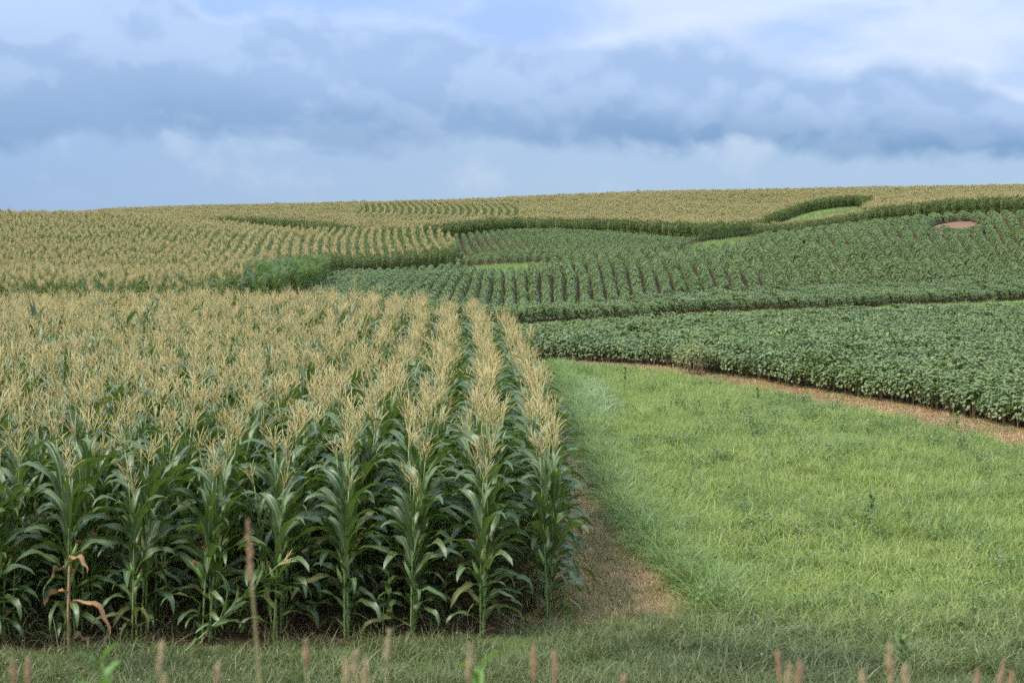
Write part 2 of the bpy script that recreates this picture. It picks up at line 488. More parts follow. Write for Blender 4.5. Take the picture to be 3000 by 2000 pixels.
# ------------------------------------------------------------------ the ground sheet and sheets laid on it
def sheet(name, mat, pg, dpx, D0, D1, ratio, lift, label, jitter=0.0, kind='structure', cat=None):
    """terrain-following sheet: cells of a (bearing, distance) grid whose centres lie inside the polygon"""
    Ds = [D0]
    while Ds[-1] < D1: Ds.append(Ds[-1] * ratio)
    Ds = np.array(Ds)
    pxs = (pg[:, 0] / np.maximum(pg[:, 1], 1) * F + 1176) if pg is not None else np.array([-3000, 5400])
    ps = np.arange(pxs.min() - dpx, pxs.max() + 2 * dpx, dpx)
    PX, DD = np.meshgrid(ps, Ds)
    X = (PX - 1176) / F * DD
    Z = ground(X, DD) + lift
    idx = np.arange(X.size).reshape(X.shape)
    cx = (X[:-1, :-1] + X[1:, 1:]) / 2; cy = (DD[:-1, :-1] + DD[1:, 1:]) / 2
    keep = np.ones(cx.shape, bool)
    if pg is not None:
        jx = jitter * np.sin(cy * 5.1 + cx * 2.0) + jitter * np.sin(cy * 1.7 - cx * 3.0)
        keep = inside(pg, cx + jx, cy + jx * 0.6)
    q = np.stack([idx[:-1, :-1], idx[:-1, 1:], idx[1:, 1:], idx[1:, :-1]], -1)[keep]
    used, inv = np.unique(q, return_inverse=True)
    V = np.stack([X.ravel(), DD.ravel(), Z.ravel()], -1)[used]
    me = bpy.data.meshes.new(name)
    me.from_pydata(V.tolist(), [], inv.reshape(-1, 4).tolist())
    me.materials.append(M[mat]); me.polygons.foreach_set('use_smooth', [True] * len(me.polygons)); me.update()
    o = link(name, me); tag(o, label, cat, None, kind)
    return o


sheet('ground', 'soil', None, 60, 0.6, 1450, 1.03, -0.004, 'brown soil of the rolling farmland under the crops')

# borders in plan (x, y metres)
TALL = np.array([(2.35, 19.6), (2.05, 22), (1.68, 26.7), (1.45, 32.7), (1.40, 40), (1.35, 49), (1.15, 55), (1.2, 58.8)] +
                [W(1500, 55.9), W(1750, 49.3), W(1950, 44.1), W(2100, 40.6), W(2352, 35.2), W(2700, 29.4), W(3000, 24), W(3000, 18.4), W(2100, 18.6), W(1800, 19)])
HEAD = np.array([(-10, 12.5), (12, 12.5), (12, 19.2), (2.4, 19.6), (1.2, 19.9), (0.6, 19.2), (-1.2, 18.55), (-3, 18.3), (-6, 18.0), (-10, 17.8)])
STRIP = np.array([(0.3, 19.3), (2.9, 19.0), (2.55, 20.5), (2.2, 22), (1.85, 26.7), (1.6, 32.7), (1.5, 40), (1.5, 49), (1.4, 60), (-0.6, 62), (-0.4, 49), (-0.1, 36), (0.3, 26)])
DIRT2 = np.array([W(1195, 63.5), W(1240, 62.6), W(1500, 59.2), W(1750, 53.2), W(2100, 46.2), W(2352, 40.2), W(2700, 34), W(2990, 30),
                  W(3000, 23.5), W(2700, 28.4), W(2352, 34.1), W(2100, 39.4), W(1950, 42.9), W(1750, 48), W(1500, 54.6), W(1240, 58.4)])
SOYN = np.array([W(1150, 63), W(1240, 62.0), W(1500, 58.4), W(1750, 52.2), W(2100, 45.3), W(2352, 39.2), W(2700, 33), W(2990, 29),
                 W(2990, 92), W(2352, 90), W(2000, 86.5), W(1600, 80.5), W(1200, 71.5), W(1150, 71)])
PATH = np.array([W(1000, 66), W(1200, 67), W(1600, 75.5), W(2000, 86), W(2352, 89.5), W(2990, 91), W(2990, 134), W(2352, 119), W(2000, 107), W(1600, 95.5), W(1200, 83), W(900, 84), W(700, 88), W(500, 80), W(-400, 74), W(-400, 64), W(0, 64), W(720, 65), W(900, 58)])
SOYM = poly((690, 99), (900, 88), (1180, 83), (1600, 96), (2000, 107), (2352, 119), (2700, 130),
            (2700, 198), (2352, 212), (2100, 231), (1900, 246), (1748, 250), (1738, 206), (1705, 181), (1650, 173), (1600, 170), (1500, 165), (1400, 158), (1290, 152), (1225, 146), (1180, 131), (1040, 160), (805, 160), (765, 147))
SOYH = poly((1000, 204), (1018, 176), (1060, 163), (1250, 156), (1420, 162), (1560, 180), (1605, 206), (1490, 220), (1200, 230), (940, 214))
CORNL = poly((-400, 82), (0, 82), (300, 83), (480, 87), (590, 100), (640, 122), (755, 150), (792, 163), (1036, 168), (1044, 176), (1030, 200), (900, 238), (600, 255), (300, 266), (-400, 285))
PATCH = poly((560, 93), (640, 96), (700, 104), (735, 112), (752, 128), (740, 132), (660, 122), (600, 108))
WATER = poly((1575, 178), (1600, 171), (1650, 174), (1705, 182), (1738, 207), (1748, 251), (1738, 267), (1850, 267), (1910, 264), (1965, 270), (2005, 300), (2015, 326), (1965, 339), (1850, 333), (1783, 307), (1700, 262), (1625, 221))
BARE = poly((2116, 194), (2140, 185), (2175, 183), (2205, 181), (2240, 185), (2260, 194), (2235, 209), (2185, 212), (2135, 207))
BARE2 = poly((1838, 176), (1850, 174), (1866, 176), (1868, 182), (1852, 185), (1838, 182))
CORNF = poly((-500, 318), (380, 305), (600, 298), (700, 285), (780, 258), (850, 240), (930, 219), (1200, 235), (1490, 225), (1612, 219), (1700, 262), (1783, 307), (1850, 333), (1965, 339), (2015, 326), (2005, 300), (1965, 270), (1910, 264), (1850, 267),
             (1738, 267), (1730, 263), (1900, 251), (2100, 237), (2352, 218), (2750, 204), (2750, 440), (-500, 440))

sheet('grass_field', 'turf', TALL, 12, 17, 64, 1.008, 0.012, 'hay meadow ground under the tall grass', 0.12)
sheet('bank', 'turf', np.array([(-14, 0.7), (14, 0.7), (16, 13.2), (-16, 13.2)]), 90, 0.7, 13.5, 1.06, 0.006, 'grassy roadside bank sloping down towards the corn')
sheet('headland', 'turf', HEAD, 14, 12, 20.5, 1.01, 0.018, 'short rough grass headland in front of the corn', 0.1)
sheet('dry_strip', 'dry_ground', STRIP, 5, 18.5, 63, 1.006, 0.008, 'dry orange brown strip between the corn and the meadow', 0.06)
sheet('dirt_strip', 'red_dirt', DIRT2, 8, 26, 66, 1.006, 0.010, 'reddish dirt strip along the near soybeans', 0.10)
sheet('grass_path', 'turf_lime', PATH, 10, 56, 136, 1.008, 0.012, 'bright grass path between the two soybean fields', 0.2)
sheet('waterway', 'turf_lime', WATER, 6, 168, 342, 1.006, 0.014, 'green grassed waterway winding up between the far corn fields', 0.3)
sheet('valley_grass', 'turf_lime', poly((1030, 178), (1035, 160), (1160, 132), (1215, 136), (1235, 150), (1420, 160), (1600, 180), (1650, 200), (1610, 214), (1570, 184), (1420, 164), (1250, 158), (1060, 166)), 8, 126, 220, 1.006, 0.012, 'lime green grass in the dip between the soybean slopes', 0.3)
sheet('bare_patch', 'bare_soil', BARE, 5, 175, 214, 1.004, 0.014, 'large bare brown soil patch in the hillside soybeans', 0.35)
sheet('bare_patch', 'bare_soil', BARE2, 3, 172, 187, 1.004, 0.014, 'small bare soil hole in the hillside soybeans')
sheet('bare_patch', 'bare_soil', poly((1690, 193), (1712, 196), (1714, 188), (1688, 184)), 3, 180, 200, 1.004, 0.022, 'bare soil spot at the mouth of the waterway beside the soybeans')
sheet('bare_patch', 'bare_soil', poly((1622, 196), (1648, 199), (1650, 190), (1624, 187)), 3, 184, 204, 1.004, 0.022, 'tan bare soil spot at the mouth of the waterway below the corn wall')

# ------------------------------------------------------------------ scattering: one point mesh + geometry nodes = one "stuff" object
def scatter(name, meshes, P, rot, scl, label, cat=None, kind='stuff', parent=None):
    src = bpy.data.collections.new(name + '_source')
    for i, me in enumerate(meshes):
        src.objects.link(bpy.data.objects.new('%s_source_%02d' % (name, i), me))
    n = len(P)
    me = bpy.data.meshes.new(name)
    me.vertices.add(n); me.vertices.foreach_set('co', np.asarray(P, np.float32).ravel())
    a = me.attributes.new('rot', 'FLOAT_VECTOR', 'POINT'); a.data.foreach_set('vector', np.asarray(rot, np.float32).ravel())
    a = me.attributes.new('scl', 'FLOAT_VECTOR', 'POINT'); a.data.foreach_set('vector', np.asarray(scl, np.float32).ravel())
    a = me.attributes.new('pick', 'INT', 'POINT'); a.data.foreach_set('value', rng.integers(0, len(meshes), n).astype(np.int32))
    me.update()
    o = link(name, me, parent)
    tag(o, label, cat, None, kind)
    ng = bpy.data.node_groups.new(name + '_nodes', 'GeometryNodeTree')
    ng.interface.new_socket('Geometry', in_out='INPUT', socket_type='NodeSocketGeometry')
    ng.interface.new_socket('Geometry', in_out='OUTPUT', socket_type='NodeSocketGeometry')
    N = ng.nodes.new
    gi, go, ip, ci = N('NodeGroupInput'), N('NodeGroupOutput'), N('GeometryNodeInstanceOnPoints'), N('GeometryNodeCollectionInfo')
    ci.inputs[0].default_value = src; ci.inputs[1].default_value = True; ci.inputs[2].default_value = True
    at = {}
    for k, t in (('rot', 'FLOAT_VECTOR'), ('scl', 'FLOAT_VECTOR'), ('pick', 'INT')):
        x = N('GeometryNodeInputNamedAttribute'); x.data_type = t; x.inputs[0].default_value = k; at[k] = x.outputs[0]
    ip.inputs['Pick Instance'].default_value = True
    e2r = N('FunctionNodeEulerToRotation')
    L = ng.links.new
    L(gi.outputs[0], ip.inputs['Points']); L(ci.outputs[0], ip.inputs['Instance'])
    L(at['pick'], ip.inputs['Instance Index']); L(at['rot'], e2r.inputs[0]); L(e2r.outputs[0], ip.inputs['Rotation'])
    L(at['scl'], ip.inputs['Scale']); L(ip.outputs[0], go.inputs[0])
    md = o.modifiers.new('scatter', 'NODES'); md.node_group = ng
    return o


# ------------------------------------------------------------------ plant pieces
def ribbon(mb, L, Wd, a0, a1, n=9, fold=0.35, wave=0.0, twist=0.0, bend=1.6, phase=0.0, mat='corn_leaf', prof=(0.34, 0.62), flat=False, origin=(0, 0, 0), az=0.0, sway=0.0):
    """a leaf blade that leaves the origin along +x (turned by az) and arches from angle a0 to a1 off the vertical"""
    x = z = y = 0.0; vs, uv, fs = [], [], []
    ca, sa = math.cos(az), math.sin(az)
    m = 2 if flat else 3
    pk = max((t / 50) ** prof[0] * (1 - t / 50) ** prof[1] for t in range(1, 50))
    for i in range(n + 1):
        t = i / n
        a = a0 + (a1 - a0) * (t ** bend)
        if i:
            x += math.sin(a) * L / n; z += math.cos(a) * L / n; y += sway * L / n * t
        w = Wd * 0.5 * (max(t, 0.03) ** prof[0]) * (max(1 - t, 0.0) ** prof[1]) / pk
        tw = twist * t
        nx, nz = -math.cos(a), math.sin(a)        # upper-side normal in the plane
        wl = wave * math.sin(t * 17 + phase) * w; wr = wave * math.sin(t * 15 + phase * 1.7 + 1.0) * w
        lift = fold * w
        sy, sn = math.cos(tw), math.sin(tw)
        def put(side, up):
            lx = x + nx * (up + side * sn); lz = z + nz * (up + side * sn); ly = y + side * sy
            vs.append((origin[0] + lx * ca - ly * sa, origin[1] + lx * sa + ly * ca, origin[2] + lz))
        put(-w, lift + wl); uv.append((0, t))
        if m == 3: put(0, 0); uv.append((0.5, t))
        put(w, lift + wr); uv.append((1, t))
    for i in range(n):
        for k in range(m - 1):
            fs.append((i*m + k, i*m + k + 1, (i+1)*m + k + 1, (i+1)*m + k))
    mb.add(vs, fs, uv, mat)


def one_leaf(kind, mat='corn_leaf'):
    mb = MB(); u = random.uniform
    if kind == 'top':
        ribbon(mb, u(.46, .68), u(.06, .085), R(u(8, 24)), R(u(30, 75)), 7, .45, .25, u(-.6, .6), 1.5, u(0, 6), mat, sway=u(-.15, .15))
    elif kind == 'mid':
        ribbon(mb, u(.70, .98), u(.105, .135), R(u(10, 24)), R(u(85, 155)), 10, .40, .34, u(-.7, .7), u(2.0, 3.4), u(0, 6), mat, sway=u(-.3, .3))
    elif kind == 'wide':
        ribbon(mb, u(.70, .95), u(.105, .13), R(u(20, 38)), R(u(100, 155)), 10, .30, .42, u(-1.0, 1.0), u(1.7, 2.6), u(0, 6), mat, sway=u(-.4, .4))
    else:
        ribbon(mb, u(.55, .78), u(.075, .095), R(u(32, 50)), R(u(145, 178)), 9, .25, .45, u(-1.2, 1.2), u(1.1, 1.9), u(0, 6), mat, sway=u(-.4, .4))
    return mb


def one_tassel(nb, mat='tassel', fine=True):
    mb = MB(); u = random.uniform
    def spike(p0, d, L, r, droop, segs=4):
        pts, rad = [], []
        p = Vector(p0); d = Vector(d).normalized()
        for i in range(segs + 1):
            pts.append(p.copy()); t = i / segs
            rad.append(r * (0.55 if i == 0 else (1.0 if i % 2 else 0.8)) * (1 - 0.65 * t ** 3))
            d = (d + Vector((0, 0, -droop / segs))).normalized(); p += d * L / segs
        mb.tube(pts, rad, 3, mat)
    spike((0, 0, 0), (u(-.1, .1), u(-.1, .1), 1), u(.32, .40), .0064, 0)
    for k in range(nb):
        az = u(0, 6.283); el = R(u(50, 80)); h = u(0.0, 0.16)
        spike((0, 0, h), (math.cos(az) * math.cos(el), math.sin(az) * math.cos(el), math.sin(el)), u(.16, .26), .0050, u(.1, .45))
    return mb


LEAF = {k: [one_leaf(k) for _ in range(6)] for k in ('top', 'mid', 'wide', 'low')}
LEAF['low'][0] = one_leaf('low', 'old_leaf')
TAS = [one_tassel(random.randint(9, 11)) for _ in range(6)]
LEAF_ME = {k: [b.mesh('corn_leaf_' + k) for b in v] for k, v in LEAF.items()}
TAS_ME = [b.mesh('corn_tassel') for b in TAS]


def ear_mb():
    mb = MB(); n = 7
    pts = [(0, 0, z * .23) for z in np.linspace(0, 1, n)]
    rad = [.010, .022, .027, .028, .025, .018, .009]
    mb.tube(pts, rad, 7, 'husk')
    for k in range(3): ribbon(mb, .10, .03, .1, .5, 3, .2, 0, 0, 1, 0, 'husk', origin=(0, 0, .16), az=k * 2.1)
    sk = MB()
    for k in range(14):
        a = random.uniform(0, 6.28); r = random.uniform(.005, .02); ln = random.uniform(.03, .075)
        sk.tube([(0, 0, .22), (math.cos(a) * r, math.sin(a) * r, .22 + ln * .6), (math.cos(a) * r * 2.2, math.sin(a) * r * 2.2, .22 + ln * random.uniform(.3, 1.0))], [.005, .005, .003], 3, 'silk')
    return mb, sk


EARS = [ear_mb() for _ in range(3)]
EAR_ME = [(a.mesh('corn_ear'), b.mesh('corn_silk')) for a, b in EARS]


def stalk_mb(H, bx, by):
    mb = MB(); pts, rad = [], []
    n = 9
    for i in range(n + 1):
        t = i / n
        for dz, k in ((0, 1.0), (.03, .82)):
            if i == n and dz: continue
            z = min(t * H + dz, H); q = z / H
            pts.append((bx * q * q, by * q * q, z)); rad.append((.0165 * (1 - q) + .006 * q) * k)
    mb.tube(pts, rad, 6, 'stalk')
    return mb


class Plant:
    """recipe of one corn plant: pieces and where they sit"""
    def __init__(s, ears=1, tassel=True):
        u = random.uniform
        s.H = u(2.0, 2.2); s.bx, s.by = u(-.06, .12), u(-.07, .05)
        s.stalk = stalk_mb(s.H, s.bx, s.by); s.items = []
        s.nl = 14
        side = random.choice((0, math.pi))
        for i in range(s.nl):
            t = i / (s.nl - 1); h = .20 + (s.H - .50) * t ** 0.92
            q = h / s.H
            az = side + (math.pi if i % 2 else 0) + R(u(-72, 72))
            k = 'low' if t < .26 else ('wide' if t < .5 else ('mid' if t < .86 else 'top'))
            if k == 'mid' and random.random() < .3: k = 'top'
            if not tassel and t > .7: k = 'top'; az = R(u(0, 360))
            sc_ = u(.9, 1.1) * (1.25 if k == 'top' and t < .85 else 1) * (1 - .28 * max(0, t - .5) / .5 if tassel else 1.25)
            m = Matrix.Translation((s.bx*q*q, s.by*q*q, h)) @ Matrix.Rotation(az, 4, 'Z') @ Matrix.Scale(sc_, 4)
            s.items.append(('leaf', k, random.randrange(6), m))
        if tassel: m = Matrix.Translation((s.bx, s.by, s.H - .02)) @ Matrix.Rotation(u(-.12, .12), 4, 'X') @ Matrix.Rotation(u(-.02, .16), 4, 'Y') @ Matrix.Rotation(u(0, 6), 4, 'Z')
        if tassel: s.items.append(('tassel', None, random.randrange(6), m))
        for e in range(ears):
            h = .82 + .16 * e + u(-.08, .08); az = side + e * math.pi + u(-.7, .7)
            m = Matrix.Translation((0, 0, h)) @ Matrix.Rotation(az, 4, 'Z') @ Matrix.Translation((.015, 0, 0)) @ Matrix.Rotation(R(u(14, 34)), 4, 'Y')
            s.items.append(('ear', None, random.randrange(3), m))

    def merged(s):
        mb = MB(); mb.merge(s.stalk, Matrix.Identity(4))
        for kind, k, v, m in s.items:
            if kind == 'leaf': mb.merge(LEAF[k][v], m)
            elif kind == 'tassel': mb.merge(TAS[v], m)
            else: mb.merge(EARS[v][0], m); mb.merge(EARS[v][1], m)
        return mb


PLANTS = [Plant(random.choice((1, 1, 2))) for _ in range(12)]
STALK_ME = [p.stalk.mesh('corn_stalk') for p in PLANTS]


def proto(i):
    p = PLANTS[i]; parts = []
    st = bpy.data.objects.new('stalk', STALK_ME[i]); parts.append((st, None))
    for kind, k, v, m in p.items:
        me = LEAF_ME[k][v] if kind == 'leaf' else (TAS_ME[v] if kind == 'tassel' else EAR_ME[v][0])
        o = bpy.data.objects.new(kind, me); o.matrix_basis = m
        parts.append((o, EAR_ME[v][1] if kind == 'ear' else None))
    return parts


PROTOS = [proto(i) for i in range(len(PLANTS))]


def place_plant(i, loc, rz, s, label, group, tx=0.0, ty=0.0):
    e = link('corn_plant', None); e.location = loc; e.rotation_euler = (tx, ty, rz); e.scale = (s, s, s)
    e.empty_display_size = 0.1
    tag(e, label, 'corn', group)
    for o, silk in PROTOS[i]:
        c = o.copy(); c.name = o.name.split('.')[0]; COL.objects.link(c); c.parent = e
        if silk is not None:
            k = link('silk', silk, c)
    return e


# ------------------------------------------------------------------ near corn field
ORD = ['first', 'second', 'third', 'fourth', 'fifth', 'sixth', 'seventh', 'eighth', 'ninth', 'tenth', 'eleventh', 'twelfth', 'thirteenth', 'fourteenth', 'fifteenth', 'sixteenth', 'seventeenth', 'eighteenth', 'nineteenth']
TENS = {20: ('twentieth', 'twenty'), 30: ('thirtieth', 'thirty'), 40: ('fortieth', 'forty'), 50: ('fiftieth', 'fifty'), 60: ('sixtieth', 'sixty'), 70: ('seventieth', 'seventy'), 80: ('eightieth', 'eighty'), 90: ('ninetieth', 'ninety'), 100: ('hundredth', '')}


def ordinal(n):
    if n < 20: return ORD[n - 1]
    t = n // 10 * 10
    return TENS[t][0] if n == t else TENS[t][1] + '-' + ORD[n - t - 1]


def row_x(x0, y): return x0 - 0.00085 * (y - 19) ** 2
FAR_X = np.array([-26, -19, -7.6, -5, -3.1, -1.9, -.9, -.1, .6])
FAR_Y = np.array([66, 65, 64.5, 62, 58, 54, 49.5, 46, 45])
FR_X = np.array([-30, -6, -4.9, -1.9, -.3, .42, .6]); FR_Y = np.array([17.9, 18.15, 18.3, 18.65, 18.8, 19.8, 19.9])
near_P, near_rot, near_scl = [], [], []
DEAD = None
for k in range(26):
    x0 = 0.42 - 0.76 * k
    y = float(np.interp(x0, FR_X, FR_Y)) + random.uniform(-.06, .06)
    yend = float(np.interp(x0 - 1.0, FAR_X, FAR_Y)) + random.uniform(-.6, .6)
    lim = 66 if k == 0 else (26 if k < 9 else (18 if k == 9 else 0))
    i = 0
    while y < yend:
        x = row_x(x0, y) + random.gauss(0, .025)
        if x < -0.372 * y - 1.2: y += .17; continue
        z = float(ground(x, y)); i += 1
        rz = random.choice((0, math.pi)) + R(random.gauss(0, 26)); s = random.choice((random.gauss(1.0, .045), random.gauss(.99, .075))) * float(np.interp(i, [1, 3, 9], [.82, .90, 1.0]) if k else np.interp(i, [1, 4], [.88, .95]))
        tx, ty = R(random.gauss(0, 2.2)), R(random.gauss(1.2, 2.2))
        if k == 7 and i == 1:
            DEAD = (x, y, z)
        elif i <= lim:
            rowname = 'rightmost row beside the dry strip' if k == 0 else ordinal(k + 1) + ' row from the dry strip'
            lab = ('Front corn plant of the ' if i == 1 else ordinal(i).capitalize() + ' corn plant from the front of the ') + rowname
            place_plant(random.randrange(len(PLANTS)), (x, y, z), rz, s, lab, 'tasselled corn plants of the near field', tx, ty)
        else:
            near_P.append((x, y, z)); near_rot.append((tx, ty, rz)); near_scl.append((s, s, s))
        y += random.uniform(.13, .21) if y < 30 else random.uniform(.15, .23)
scatter('corn_field', [p.merged().mesh('corn_plant_near') for p in PLANTS + [Plant(1, False)]], near_P, near_rot, near_scl,
        'dense tasselled corn of the near field behind its front plants', 'corn field')

# the dead brown stalk in the front of the eighth row, with a hanging leaf
def dead_stalk():
    x, y, z = DEAD
    e = link('dead_corn_plant', None); e.location = (x + .1, y - .05, z)
    tag(e, 'dead orange brown corn stalk with a curled hanging leaf among green front plants', 'corn', 'tasselled corn plants of the near field')
    mb = MB(); mb.tube([(0, 0, 0), (.0, 0, .3), (.01, 0, .6), (.02, 0, .85), (.03, 0, 1.05)], [.018, .016, .017, .014, .008], 7, 'dead_stalk'); link('stalk', mb.mesh('dead_stalk'), e)
    for az, h, L, a0, a1 in ((-.2, .50, .72, 35, 185), (3.3, .62, .34, 25, 170), (.5, .15, .24, 60, 150), (2.6, .85, .32, 20, 165), (-.5, .98, .36, 20, 165)):
        mb = MB(); ribbon(mb, L, .055, R(a0), R(a1), 12, .8, .9, 1.5, .75, az, 'dead_leaf'); o = link('leaf', mb.mesh('dead_leaf'), e)
        o.location = (.01, 0, h); o.rotation_euler = (0, 0, az)
dead_stalk()

# a green plant knocked over, leaning across the row ends
def leaning():
    x, y = W(395, 17.9)
    e = place_plant(3, (x, y, 0.0), 0.3, 0.72, 'bent over green corn plant leaning to the right at the row ends', 'tasselled corn plants of the near field', 0.05, R(48))
leaning()

# ------------------------------------------------------------------ distant corn: short stretches of row
def corn_clump(tassel=True, n=5, green=False, step=.17):
    mb = MB(); u = random.uniform; lm = 'corn_leaf_green' if green else 'corn_leaf_far_lit'
    for j in range(n):
        oy = (j - (n - 1) / 2) * step + u(-.03, .03); ox = u(-.04, .04); H = u(1.92, 2.18); lean = u(-.05, .1)
        mb.tube([(ox, oy, 0), (ox + lean, oy, H)], [.016, .008], 3, 'stalk', False)
        side = random.choice((0, math.pi))
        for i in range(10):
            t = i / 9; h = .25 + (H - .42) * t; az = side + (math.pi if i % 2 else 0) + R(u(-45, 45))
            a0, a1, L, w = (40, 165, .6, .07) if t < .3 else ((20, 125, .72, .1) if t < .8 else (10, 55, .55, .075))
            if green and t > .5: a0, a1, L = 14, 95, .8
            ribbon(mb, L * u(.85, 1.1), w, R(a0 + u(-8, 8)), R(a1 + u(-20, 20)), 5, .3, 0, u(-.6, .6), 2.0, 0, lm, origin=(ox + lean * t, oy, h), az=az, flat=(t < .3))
        if tassel:
            for b in range(11):
                az = u(0, 6.28); el = R(u(60, 84)) if b else R(88); L = u(.18, .28) if b else .34
                d = Vector((math.cos(az) * math.cos(el), math.sin(az) * math.cos(el), math.sin(el)))
                p = Vector((ox + lean, oy, H - .02 + u(0, .1)))
                mb.tube([p, p + d * L * .6, p + d * L], [.0065, .0080, .004], 3, 'tassel_far', False)
    return mb


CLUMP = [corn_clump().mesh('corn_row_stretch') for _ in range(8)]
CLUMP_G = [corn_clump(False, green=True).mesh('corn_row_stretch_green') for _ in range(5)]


def rows(pg, spacing, step, along='y', g=None, jit=.06, holes=(), pxlim=(-260, 2620), cs=None):
    """points on curved parallel rows inside a polygon: (x, y, heading)"""
    x0, y0 = pg.min(0); x1, y1 = pg.max(0)
    out = []
    pad = 40
    if along == 'y':
        c = np.arange(x0 - pad, x1 + pad, spacing) if cs is None else cs; t = np.arange(y0, y1, step)
        C, T = np.meshgrid(c, t); T = T + rng.uniform(-.5, .5, C.shape) * step * .5 + rng.uniform(0, 1, (1, C.shape[1])) * step
        X = g(C, T) if g else C; Y = T
        dX = ((g(C, T + 1) - g(C, T - 1)) / 2) if g else np.zeros_like(X); head = -np.arctan(dX)
        X = X + rng.normal(0, jit, X.shape)
    else:
        c = np.arange(y0 - pad, y1 + pad, spacing); t = np.arange(x0, x1, step)
        C, T = np.meshgrid(c, t); T = T + rng.uniform(-.5, .5, C.shape) * step * .5
        Y = g(C, T) if g else C; X = T
        dY = ((g(C, T + 1) - g(C, T - 1)) / 2) if g else np.zeros_like(Y); head = np.arctan(dY) + math.pi / 2
        Y = Y + rng.normal(0, jit, Y.shape)
    X, Y, head = X.ravel(), Y.ravel(), head.ravel()
    px = 1176 + F * X / np.maximum(Y, 1)
    ok = inside(pg, X, Y) & (px > pxlim[0]) & (px < pxlim[1])
    for h in holes: ok &= ~inside(h, X, Y)
    return X[ok], Y[ok], head[ok]


def field(name, meshes, X, Y, head, label, cat, s=(1.0, .06), flip=True, tilt=2.0, lift=0.0, xs=1.0):
    n = len(X); Z = ground(X, Y) + lift
    rz = head + (rng.integers(0, 2, n) * math.pi if flip else 0) + rng.normal(0, .08, n)
    rot = np.stack([np.radians(rng.normal(0, tilt, n)), np.radians(rng.normal(1, tilt, n)), rz], -1)
    k = rng.normal(s[0], s[1], n); scl = np.stack([k * xs, k, k * rng.normal(1, .04, n)], -1)
    return scatter(name, meshes, np.stack([X, Y, Z], -1), rot, scl, label, cat)


X, Y, H = rows(CORNL, 0.90, 0.84, 'y', lambda c, t: c * (1 + .0024 * (t - 150)) - .06 * (t - 150) + .8 * np.sin(t / 38 + c / 60), holes=(PATCH,))
field('corn_field', CLUMP, X, Y, H, 'tasselled corn covering the rounded hill on the left', 'corn field')
X, Y, H = rows(PATCH, 0.84, 0.8, 'y', lambda c, t: c - .05 * (t - 110))
field('corn_patch', CLUMP_G, X, Y, H, 'dark green patch of corn without tassels at the foot of the hill', 'corn patch', (1.0, .06))
SROW = poly((800, 262), (1195, 262), (1195, 345), (1160, 425), (850, 425), (820, 330))
X1, Y1, H1 = rows(CORNF, 0.80, 0.86, 'x', lambda c, t: c + 3.5 * np.sin(t / 31) + 2 * np.sin(t / 13 + c / 25), holes=(SROW,))
keep = (Y1 < 345) | (rng.random(len(Y1)) < .8)
X1, Y1, H1 = X1[keep], Y1[keep], H1[keep]; p1 = 1176 + F * X1 / Y1
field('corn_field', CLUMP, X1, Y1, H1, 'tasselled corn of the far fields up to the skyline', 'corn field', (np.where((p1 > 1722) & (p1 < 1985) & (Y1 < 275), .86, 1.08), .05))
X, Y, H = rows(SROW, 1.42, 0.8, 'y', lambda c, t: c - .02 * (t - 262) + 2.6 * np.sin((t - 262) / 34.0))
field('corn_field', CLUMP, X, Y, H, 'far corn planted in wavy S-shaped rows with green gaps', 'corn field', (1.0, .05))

# ------------------------------------------------------------------ soybeans
def leaflet(mb, p, nrm, L, Wd, mat):
    nrm = Vector(nrm).normalized(); r = random.uniform(0, 6.283)
    a = nrm.cross(Vector((math.cos(r), math.sin(r), .3))).normalized(); b = nrm.cross(a)
    p = Vector(p)
    dn = nrm * (-.18 * L)
    vs = [p - a * L * .5, p - a * L * .12 + b * Wd * .5 + nrm * .010, p + a * L * .25 + b * Wd * .36 + dn * .3, p + a * L * .55 + dn, p + a * L * .25 - b * Wd * .36 + dn * .3, p - a * L * .12 - b * Wd * .5 + nrm * .010, p + a * L * .1]
    mb.add(vs, [(0, 6, 1), (1, 6, 2), (2, 6, 3), (3, 6, 4), (4, 6, 5), (5, 6, 0)], None, mat)


def soy_shape(L, Wd, Hh, n, mat='soy', ends=False, size=.115):
    mb = MB(); u = random.uniform
    for _ in range(n):
        th = R(random.choice((u(0, 180), u(30, 150)))); rr = u(.72, 1.0) ** .6
        y = u(-.5, .5) * L
        k = 1.0
        if ends: k = math.sqrt(max(.05, 1 - (2 * y / L) ** 2))
        x = math.cos(th) * Wd * .5 * rr * k; z = Hh * (.30 + .70 * math.sin(th) * rr * (.55 + .45 * k)) + u(-.05, .05)
        nv = Vector((math.cos(th) * .75 + u(-.5, .5), u(-.6, .6) + (1.2 * y / L if ends else 0), math.sin(th) * .9 + .35 + u(-.3, .4)))
        s = size * u(.75, 1.2)
        leaflet(mb, (x, y, max(z, .06)), nv, s, s * .72, 'soy_pale' if (mat == 'soy' and random.random() < .015) else mat)
    return mb


SOY = [soy_shape(.62, .70, .82, 210, size=.095).mesh('soybean_row_stretch') for _ in range(8)]
SOYW = [soy_shape(.62, .84, .82, 220, size=.10).mesh('soybean_row_stretch_wide') for _ in range(6)]

# near soybean block: rows along the front edge
ND = np.array([W(1150, 63), W(1240, 62.0), W(1500, 58.4), W(1750, 52.2), W(2100, 45.3), W(2352, 39.2), W(2700, 33), W(2990, 29)])
seg = np.linalg.norm(np.diff(ND, axis=0), axis=1); cum = np.concatenate([[0], np.cumsum(seg)])


def along_front(s):
    return np.interp(s, cum, ND[:, 0]), np.interp(s, cum, ND[:, 1])


BUSH = [soy_shape(.46, .62, .86, 150, ends=True, size=.105).mesh('soybean_foliage') for _ in range(6)]


